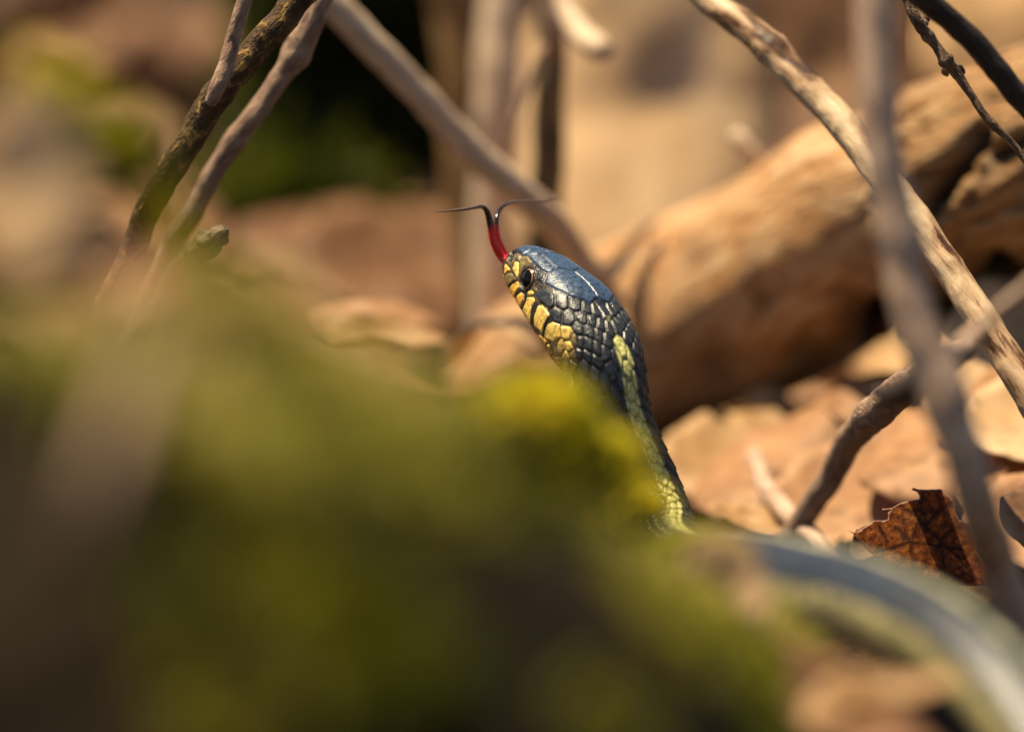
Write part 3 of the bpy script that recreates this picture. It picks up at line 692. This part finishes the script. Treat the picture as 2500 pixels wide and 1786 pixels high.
# ------------------------------------------------------------------ the mossy log in front
RIDGE = [(-500, 900, -350, 50), (0, 1020, -335, 50), (300, 1020, -322, 50), (480, 960, -305, 50), (700, 1150, -275, 47), (1000, 1365, -225, 39), (1300, 1450, -178, 31), (1560, 1485, -142, 23), (1760, 1550, -122, 17), (1880, 1620, -114, 12)]
def ridge_centre(px, py, dd, r): return unproj(px, py, -dd) - np.array([0, r * .985, 0])
mc = [ridge_centre(*r) for r in RIDGE]
def back_to_px(c, r):
    q = proj(c[None])[0]; dd = -c[2]; return (q[0], q[1], dd, r * 2 * PXMM * DIST / (DIST + dd))
def moss_bump(r, u, a, q, dirv):
    return r * (1 + .09 * mnoise.fractal(Vector(q * .035), 1.0, 2.0, 5) + .05 * mnoise.fractal(Vector(q * .12), 1.0, 2.0, 3))
mlog = empty('mossy_log', cw(mc[2]) - np.array([0, 0, .055])); tag(mlog, 'large moss covered log lying blurred in front of the snake', 'log')
ml, MW = tube('trunk', [back_to_px(c, r[3]) for c, r in zip(mc, RIDGE)], M['mossy_bark'], mlog, bump=moss_bump, rough=0, wob=0, sides=90, step=2.5)
def blades(name, bases, normals, lens, widths, mat, parent, up=.5, rng=RNG):
    n = len(bases); d = normals + rng.normal(0, .55, (n, 3)); d[:, 2] += up; d /= np.linalg.norm(d, axis=1)[:, None]
    s = np.cross(d, rng.normal(0, 1, (n, 3))); s /= np.linalg.norm(s, axis=1)[:, None]
    tip = bases + d * lens[:, None]; tip[:, 2] -= lens * .12
    mid = bases + d * lens[:, None] * .5
    V = np.stack([bases - s * widths[:, None] * .3, bases + s * widths[:, None] * .3, mid + s * widths[:, None] * .5, tip, mid - s * widths[:, None] * .5], 1).reshape(-1, 3)
    F = (np.arange(n)[:, None] * 5 + np.array([[0, 1, 2, 4]])).reshape(-1, 4)
    F2 = (np.arange(n)[:, None] * 5 + np.array([[4, 2, 3]])).reshape(-1, 3)
    off = np.array(parent.location)
    o = obj(name, V - off, [tuple(f) for f in F.tolist()] + [tuple(f) for f in F2.tolist()], mat, parent)
    tag(o, kind='stuff'); return o
ring = 91; nrow = (len(MW) - 4 * ring) // ring
grid = MW[:nrow * ring].reshape(nrow, ring, 3)[:, :-1]
cm = grid.mean(1, keepdims=True)
pick = []; nrmv = []
ok = grid[..., 2] - cm[..., 2] > -.2 * np.linalg.norm(grid - cm, axis=2)
ridx, cidx = np.nonzero(ok)
sel = RNG.integers(0, len(ridx), 90000)
rr_, cc_ = ridx[sel], cidx[sel]
b = grid[rr_, cc_]; b2 = grid[np.minimum(rr_ + 1, nrow - 1), (cc_ + 1) % 90]
t_ = RNG.random((len(sel), 1)); bases = b * (1 - t_) + b2 * t_ + RNG.normal(0, .0008, b.shape)
nv = grid[rr_, cc_] - cm[rr_, 0]; nv /= np.linalg.norm(nv, axis=1)[:, None]
dens = np.array([mnoise.noise(Vector(p * 60)) for p in bases[::1]])
topw = nv[:, 2]
keep = (dens * .8 + 1.1 * topw + RNG.normal(0, .08, len(dens))) > .90
lens = (RNG.uniform(.002, .0055, len(bases))) * (1 + .7 * np.clip(dens, -.3, 1)) * np.interp(bases[:, 0], [-.02, .03], [1.0, .6])
blades('moss', bases[keep], nv[keep], lens[keep], np.full(keep.sum(), .0011), M['moss'], mlog)
crest = (topw > .86) & (RNG.random(len(topw)) < .55) & (dens > -.25)  # paler blades paint the lit top of the log
blades('moss_lit_crest', bases[crest] + np.array([0, 0, .001]), nv[crest], lens[crest] * 1.1, np.full(crest.sum(), .0012), M['moss_lit'], mlog)
def tuft(px, py, dd, wpx, hpx, n, mat, name='moss_tuft', lens_mm=(4, 8), parent=None):
    k = (DIST + dd) / DIST / PXMM * 1e-3
    c = at(px, py, dd); u = RNG.normal(0, 1, (n, 3)); u /= np.linalg.norm(u, axis=1)[:, None]; u *= RNG.random((n, 1)) ** (1 / 2.2)
    P = c + u[:, 0:1] * wpx / 2 * k * RT + u[:, 2:3] * hpx / 2 * k * UC + u[:, 1:2] * wpx / 2.4 * k * DV
    nrm = u + np.array([0, 0, .7])
    return blades(name, P, nrm, RNG.uniform(*lens_mm, n) * 1e-3, np.full(n, .0013), mat, parent or mlog)
tuft(1295, 1060, -148, 260, 200, 3600, M['moss_yellow'], lens_mm=(2, 4.5))
tuft(1410, 1145, -141, 260, 150, 2400, M['moss_yellow'], lens_mm=(2, 4))
tuft(1535, 1245, -130, 150, 100, 1200, M['moss_yellow'], lens_mm=(1.6, 3))
tuft(980, 1200, -205, 400, 130, 1500, M['moss'], lens_mm=(2, 4))
tuft(1690, 1365, -116, 230, 110, 900, M['moss_lit'], lens_mm=(2, 3))
tuft(800, 1000, -262, 300, 120, 900, M['moss_lit'], lens_mm=(3, 6))
tuft(1150, 1290, -210, 380, 160, 900, M['moss_yellow'], lens_mm=(2, 5))
tuft(640, 950, -300, 200, 160, 700, M['moss_yellow'], lens_mm=(3, 6))
tuft(560, 790, -300, 260, 130, 1600, M['moss_lit'], lens_mm=(3, 5))

# a dark mossy stump added to darken the shaded hollow behind
def filler_bump(r, u, a, q, dirv): return r * (1 + .16 * mnoise.fractal(Vector(q * .05), 1.0, 2.0, 4))
st_root = empty('mossy_filler', at(900, 560, 270)); tag(st_root, 'dark mossy stump added for the shaded hollow behind the tan stick', 'filler')
_, SW = tube('filler', [(850, -420, 262, 520), (860, -200, 264, 560), (880, 100, 266, 560), (890, 350, 270, 600), (900, 520, 274, 680), (905, 640, 278, 760)], M['mossy_bark'], st_root, bump=filler_bump, rough=0, wob=0, sides=60, step=2)
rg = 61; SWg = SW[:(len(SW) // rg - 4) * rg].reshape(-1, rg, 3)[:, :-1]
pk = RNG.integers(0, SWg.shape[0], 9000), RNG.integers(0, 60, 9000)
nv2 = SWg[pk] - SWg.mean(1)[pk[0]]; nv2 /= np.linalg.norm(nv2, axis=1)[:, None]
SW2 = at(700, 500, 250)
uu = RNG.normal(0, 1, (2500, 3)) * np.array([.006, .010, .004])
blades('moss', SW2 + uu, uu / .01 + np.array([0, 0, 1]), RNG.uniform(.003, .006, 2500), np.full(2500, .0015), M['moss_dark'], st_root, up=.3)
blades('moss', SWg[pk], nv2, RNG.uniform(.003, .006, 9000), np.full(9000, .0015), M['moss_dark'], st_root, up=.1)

# ------------------------------------------------------------------ leaves
def outline_ovate(n=44, teeth=0, tamp=.03, point=.75):
    r = []
    for i in range(n + 1):
        u = i / n; w = .5 * math.sin(math.pi * u ** point) ** .85
        if teeth: w *= 1 + tamp * 2 * (((u * teeth) % 1) - .3)
        r.append((u, w * .62))
    return [(u, w) for u, w in r] + [(u, -w) for u, w in reversed(r[1:-1])]
def leaf_mesh(name, outline, L, cup=.0, bend=.0, ripple=.03, seed=0, grid=26, thick=.00022, roll=0.0, veins=None):
    ol = [(Vector((x, y))) for x, y in outline]
    xs = [p.x for p in ol]; ys = [p.y for p in ol]
    pts = list(ol); n = len(ol); arr = np.array([(p.x, p.y) for p in ol])
    gxs = np.linspace(min(xs), max(xs), grid); st = gxs[1] - gxs[0]
    for i, x in enumerate(gxs):
        for y in np.arange(min(ys), max(ys), st):
            yy = y + (i % 2) * st / 2
            if inside(np.array(x), np.array(yy), arr):
                dmin = min(float(seg_dist(np.array(x), np.array(yy), arr[e], arr[(e + 1) % n])) for e in range(n))
                if dmin > st * .4: pts.append(Vector((x, yy)))
    V2, _, F, *_ = delaunay_2d_cdt(pts, [(i, (i + 1) % n) for i in range(n)], [], 1, 1e-6)
    V = []; VE = []
    for p in V2:
        x, y = p.x, p.y
        if roll: R = 1 / roll; yy = R * math.sin(y / R); z = R * (1 - math.cos(y / R))
        else: yy = y; z = cup * y * y
        z += bend * (x - .5) ** 2 + ripple * mnoise.fractal(Vector((x * 3, y * 3, seed)), 1, 2, 3)
        V.append((x * L, yy * L, z * L))
        if veins is None:
            dv_ = abs(y); s_ = ((x - abs(y) * .7) * 9) % 1; sv = min(s_, 1 - s_) / 9
            VE.append(max(math.exp(-(dv_ / .012) ** 2), .7 * math.exp(-(sv / .008) ** 2)))
        else:
            dmin = min(float(seg_dist(np.array(x), np.array(y), a_, b_)) for a_, b_ in veins); VE.append(math.exp(-(dmin / .011) ** 2))
    me = bpy.data.meshes.new(name); me.from_pydata(V, [], [tuple(f) for f in F]); me.update()
    if veins is not None: a = me.attributes.new('rim', 'FLOAT', 'POINT'); a.data.foreach_set('value', [1.0 if i < n else 0.0 for i in range(len(V))])  # pale outline paints in the leaf's bright backlit rim
    a = me.attributes.new('vein', 'FLOAT', 'POINT'); a.data.foreach_set('value', VE)
    me.polygons.foreach_set('use_smooth', [True] * len(me.polygons))
    return me, thick
def put_leaf(name, me_t, mat, loc, xdir, zdir, label, group=None, scale=1.0, cat='leaf'):
    me, thick = me_t
    if not me.materials: me.materials.append(mat)
    o = bpy.data.objects.new(name, me); COL.objects.link(o)
    x = Vector(xdir).normalized(); z = Vector(zdir); z = (z - z.dot(x) * x).normalized(); y = z.cross(x)
    o.matrix_world = Matrix.Translation(Vector(loc)) @ Matrix((x, y, z)).transposed().to_4x4() @ Matrix.Scale(scale, 4)
    md = o.modifiers.new('thickness', 'SOLIDIFY'); md.thickness = thick; md.offset = 0
    tag(o, label, cat, group); return o
# the toothed leaf in focus, traced
def lz(x, y): return (2050 + x * .198, 1150 + y * .198)
TR = [(95,722),(170,748),(240,730),(330,670),(440,605),(540,597),(610,590),(612,500),(660,466),(535,474),(540,452),(640,448),(760,385),(890,350),(1000,335),(1006,290),(980,240),(908,210),(935,188),(1000,210),(1130,212),(1300,208),(1315,270),(1380,300),(1448,380),(1452,500),(1500,600),(1620,640),(1640,720),(1720,860),(1690,1000),(1800,1150),(1830,1420),(1500,1440),(1000,1300),(600,1130),(385,1018),(310,950),(250,860),(195,812),(165,765)]
VEINS = [((385,1018),(880,880)),((880,880),(1540,975)),((880,880),(700,690)),((880,880),(1000,560)),((860,480),(1240,860)),((1240,860),(1500,1100)),((880,880),(890,1250)),((1240,880),(1300,1300)),((1080,690),(1000,350)),((1060,660),(1300,450)),((600,880),(480,650)),((1240,860),(1420,700))]
LW = 1835 * .198 / PXMM * 1e-3
nrm = lambda p: ((p[0] - 95) / 1835, -(p[1] - 722) / 1835)
ol = [nrm(p) for p in TR]
fine_ol = []
for i in range(len(ol)):
    a, c = ol[i], ol[(i + 1) % len(ol)]; m_ = max(1, int(math.hypot(c[0] - a[0], c[1] - a[1]) / .022))
    for k in range(m_):
        t = k / m_; j = .004 * mnoise.noise(Vector((i * 3.1 + t * 5, 2, 1)))
        fine_ol.append((a[0] + (c[0] - a[0]) * t + j, a[1] + (c[1] - a[1]) * t - j))
me = leaf_mesh('toothed_leaf', fine_ol, LW, ripple=.022, seed=4, grid=70, thick=.00012, veins=[(nrm(a), nrm(c)) for a, c in VEINS])
put_leaf('toothed_leaf', me, M['leaf_rust'], at(2050 + 95 * .198, 1150 + 722 * .198, 0), cdir((1, 0, -.10)), cdir((.10, .25, 1)), 'rust red toothed leaf, backlit, standing up behind the striped snake body')
me = leaf_mesh('curled_edge', outline_ovate(30, 5, .05), .007, cup=1.5, seed=9)
put_leaf('leaf_scrap', me, M['leaf_brown'], at(2078, 1362, 4), cdir((.8, .55, 0)), cdir((-.4, .5, 1)), 'small brown leaf scrap beside the rust red toothed leaf')
me = leaf_mesh('brown_leaf', outline_ovate(30, 7, .04), .03, cup=1.0, seed=19)
put_leaf('brown_leaf', me, M['leaf_brown'], at(2440, 1215, 12), cdir((.9, -.5, .1)), cdir((.3, .7, .7)), 'dull brown leaf edge beside the upright grey brown stick')

PROTO = {}
for i, (cup, bend, rip, roll, ln) in enumerate([(.6, .25, .05, 0, .05), (1.4, -.3, .06, 0, .045), (0, .5, .05, 2.6, .055), (-.8, .2, .07, 0, .05), (.2, -.7, .08, 0, .06), (0, .1, .05, 4.2, .045)]):
    for mk in ('leaf_tan', 'leaf_pale', 'leaf_brown', 'leaf_orange'):
        if mk == 'leaf_tan':
            base_me, th = leaf_mesh('dead_leaf', outline_ovate(36, 0, 0, (.75, .9, .65)[i % 3]), ln, cup, bend, rip, i * 3.3, 18, .0003, roll); src = base_me
        else: base_me = src.copy()
        base_me.materials.clear(); base_me.materials.append(M[mk]); PROTO[(i, mk)] = (base_me, th)
# (kind, material, px, py, mm beyond, length dir, normal, scale, label)
BIG = [
 (3, 'leaf_pale', 1430, 740, 205, (.30, 1, -.35), (.25, .5, .85), 1.35, 'large smooth pale tan leaf standing on end behind the bare log'),
 (0, 'leaf_tan', 1640, 640, 245, (.3, 1, -.3), (.2, .5, .8), 1.25, 'tan leaf leaning behind the large smooth standing leaf'),
 (3, 'leaf_brown', 1960, 600, 215, (.1, 1, -.4), (.1, .5, .85), 1.1, 'mauve brown leaf propped up behind the log knob'),
 (4, 'leaf_brown', 2050, 480, 230, (-.3, 1, -.3), (.2, .6, .8), 1.2, 'dull brown leaf behind the upright stick and the log'),
 (2, 'leaf_orange', 735, 775, 88, (1, .06, -.1), (.0, -.75, -.6), .33, 'small curled orange tan leaf with a bright rolled top'),
 (5, 'leaf_tan', 790, 850, 84, (1, .05, 0), (-.1, .9, .5), .36, 'flat tan leaf under the small curled orange leaf'),
 (3, 'leaf_brown', 560, 620, 200, (1, .05, -.2), (0, .8, .6), 1.1, 'reddish brown leaf lying flat behind the twig stub'),
 (0, 'leaf_brown', 700, 660, 180, (1, -.1, -.3), (0, .75, .65), .9, 'pinkish brown leaf lying behind the curled orange leaf'),
 (4, 'leaf_tan', 560, 480, 250, (1, .25, -.3), (-.1, .8, .6), .8, 'olive tan leaf lying behind the gnarled stick'),
 (3, 'leaf_pale', 1715, 1310, -150, (.5, -1, .1), (-.3, .6, .75), .28, 'pinkish cream leaf scrap between the mossy log and the snake body'),
 (0, 'leaf_brown', 1830, 1620, -150, (1, -.6, .2), (.2, .8, .35), .55, 'tan leaf lying under the snake body'),  # tan leaf in brown material, its shade put into the colour
 (5, 'leaf_tan', 1960, 1790, -165, (1, .35, 0), (0, .85, .3), .4, 'pinkish tan leaf in shade below the snake body'),
 (3, 'leaf_pale', 50, 700, -268, (.05, 1, .0), (-.2, .6, .75), .42, 'cream coloured leaf standing on the mossy log end'),
 (0, 'leaf_tan', 60, 760, -285, (.85, -.45, .0), (.3, .9, .4), .45, 'beige leaf sloping across the mossy log'),
 (1, 'leaf_orange', 230, 690, -255, (1, -.1, 0), (0, .8, .6), .24, 'small orange leaf on top of the mossy log'),
 (3, 'leaf_pale', 430, 760, -300, (1, -.35, .0), (.1, .95, .35), .42, 'pale beige leaf lying on the crest of the mossy log'),
]
for kind, mk, px, py, dd, xd, zd, sc, lab in BIG:
    put_leaf('dead_leaf', PROTO[(kind, mk)], M[mk], at(px, py, dd), cdir(xd), cdir(zd), lab, None, sc)
for kind, mk, px, py, dd, xd, zd, sc, lab in [
 (0, 'leaf_orange', 1900, 1330, 56, (1, .5, -.3), (-.05, .8, .6), .72, 'bright orange tan leaf behind the rust red toothed leaf'),
 (3, 'leaf_orange', 2110, 1210, 54, (1, .6, -.3), (-.05, .8, .6), .72, 'orange leaf sloping up toward the upright stick'),
 (1, 'leaf_pale', 2250, 980, 66, (1, .5, -.2), (-.05, .8, .6), .72, 'pale peach leaf below the peeling stick'),
 (3, 'leaf_orange', 1700, 1270, 78, (1, .6, -.2), (-.05, .8, .6), .75, 'pinkish orange leaf just below the fallen log'),
 (0, 'leaf_pale', 2330, 1080, 54, (1, .15, -.1), (0, .85, .6), .62, 'pale leaf between the peeling stick and the upright stick'),
 (3, 'leaf_orange', 2330, 1230, 42, (1, -.05, -.1), (.05, .8, .65), .62, 'salmon brown leaf low beside the upright stick'),
 (0, 'leaf_tan', 1600, 1190, 88, (1, .2, -.2), (-.1, .8, .6), .7, 'tan leaf half under the bare end of the fallen log'),
 (1, 'leaf_brown', 2020, 1260, 62, (1, -.2, -.1), (.1, .9, .5), .5, 'brown leaf under the low dark stick'),
 (0, 'leaf_orange', 2350, 1350, 34, (1, .3, -.1), (.1, .8, .65), .6, 'orange brown leaf behind the foot of the upright stick'),
 (3, 'leaf_tan', 2200, 850, 76, (1, .3, -.2), (-.1, .8, .65), .7, 'tan leaf in the gap under the bark half of the log')]:
    put_leaf('dead_leaf', PROTO[(kind, mk)], M[mk], at(px, py, dd - 12), cdir(xd), cdir(zd), lab, None, sc)
torn = [(0, .29), (.02, .20), (-.02, .1), (.03, 0), (-.01, -.1), (.02, -.2), (0, -.29), (.15, -.31), (.35, -.30), (.55, -.25), (.75, -.16), (.9, -.06), (1, 0), (.9, .06), (.75, .16), (.55, .25), (.35, .30), (.15, .31)]
me = leaf_mesh('torn_leaf', torn, .030, ripple=.03, seed=31, grid=24, roll=4.6)
put_leaf('torn_leaf', me, M['leaf_pale'], at(1175, 795, 70), cdir((.22, .12, -1)), cdir((.12, -1, -.1)), 'arched torn pale leaf with a dark hollow under it, beside the snake')
mt_root = branch('mossy_twig', 'yellow green mossy twig blurred above the mossy log', 'twig', [
    ('stem', [(60, 120, -250, 40), (140, 215, -248, 70), (250, 340, -245, 104), (350, 440, -242, 100), (430, 560, -228, 84), (520, 740, -225, 70), (580, 950, -222, 60)], M['moss_yellow'], dict(seed=51, rough=.4))])
tuft(265, 370, -243, 200, 120, 420, M['moss_yellow'], 'moss', (2, 4), mt_root)
tuft(110, 245, -246, 180, 110, 220, M['moss_yellow'], 'moss', (2, 4), mt_root)
stick('bleached_stick', 'bleached grey stick leaning against the near side of the mossy log', [(360, 850, -352, 56), (335, 900, -360, 66), (290, 1040, -368, 70), (245, 1180, -374, 66), (205, 1310, -372, 60), (180, 1400, -362, 50)], M['twig_grey'], seed=53)
# ------------------------------------------------------------------ leaf litter over the ground
LIT = {'leaf_tan': 'tan dead leaf in the litter on the forest floor', 'leaf_brown': 'dark brown dead leaf in the litter on the forest floor', 'leaf_orange': 'orange brown dead leaf in the litter on the forest floor', 'leaf_pale': 'pale dead leaf in the litter on the forest floor'}
cnt = 0
SHAPE = ['gently cupped', 'deeply cupped', 'rolled', 'domed', 'wavy', 'tightly rolled']
for k in range(700):
    y = RNG.uniform(.02, .62); x = RNG.uniform(-1, 1) * (.075 + .075 * y / .6) * 1.35
    if RNG.random() > .34: continue
    z = ground_z(x, y)
    if y < .14 and abs(x + .0) < .12 and (x > -.01 or y < .06): continue
    q_ = np.array([x, y, z]) - CENTRE; ip = proj(np.array([[q_ @ RT, q_ @ UC, -(q_ @ DV)]]) * 1e3)[0]
    if 640 < ip[0] < 1180 and 330 < ip[1] < 640: continue
    if not (-300 < ip[0] < 2800 and -300 < ip[1] < 2000): continue
    kind = int(RNG.integers(0, 6)); mk = ('leaf_tan', 'leaf_brown', 'leaf_brown', 'leaf_orange', 'leaf_brown', 'leaf_tan')[int(RNG.integers(0, 6))]
    if x < -.01 and y > .12 and mk != 'leaf_brown' and RNG.random() < .85: mk = 'leaf_brown'
    an = RNG.uniform(0, 2 * math.pi); tl = RNG.normal(0, .35, 2)
    put_leaf('litter_leaf', PROTO[(kind, mk)], M[mk], (x, y, z + .004 + .004 * RNG.random()), (math.cos(an), math.sin(an), tl[0] * .5), (tl[0], tl[1], 1), SHAPE[kind] + ' ' + LIT[mk], SHAPE[kind] + ' ' + mk.replace('leaf_', '') + ' litter leaves', float(RNG.uniform(.5, 1.0)))
    cnt += 1
for k in range(46):
    px = float(RNG.uniform(1560, 2560)); py = float(RNG.uniform(820, 1330))
    kind = int(RNG.integers(0, 6)); mk = ('leaf_tan', 'leaf_brown', 'leaf_orange', 'leaf_brown')[int(RNG.integers(0, 4))]
    p = on_ground(px, py, 3.0); an = RNG.uniform(0, 2 * math.pi); tl = RNG.normal(0, .5, 2)
    put_leaf('leaf_fragment', PROTO[(kind, mk)], M[mk], p, (math.cos(an), math.sin(an), tl[0] * .6), (tl[0], -.35 + tl[1], 1), 'small ' + SHAPE[kind] + ' ' + mk.replace('leaf_', '') + ' leaf fragment on the litter bank below the fallen log', 'small ' + SHAPE[kind] + ' ' + mk.replace('leaf_', '') + ' fragments', float(RNG.uniform(.12, .30)))
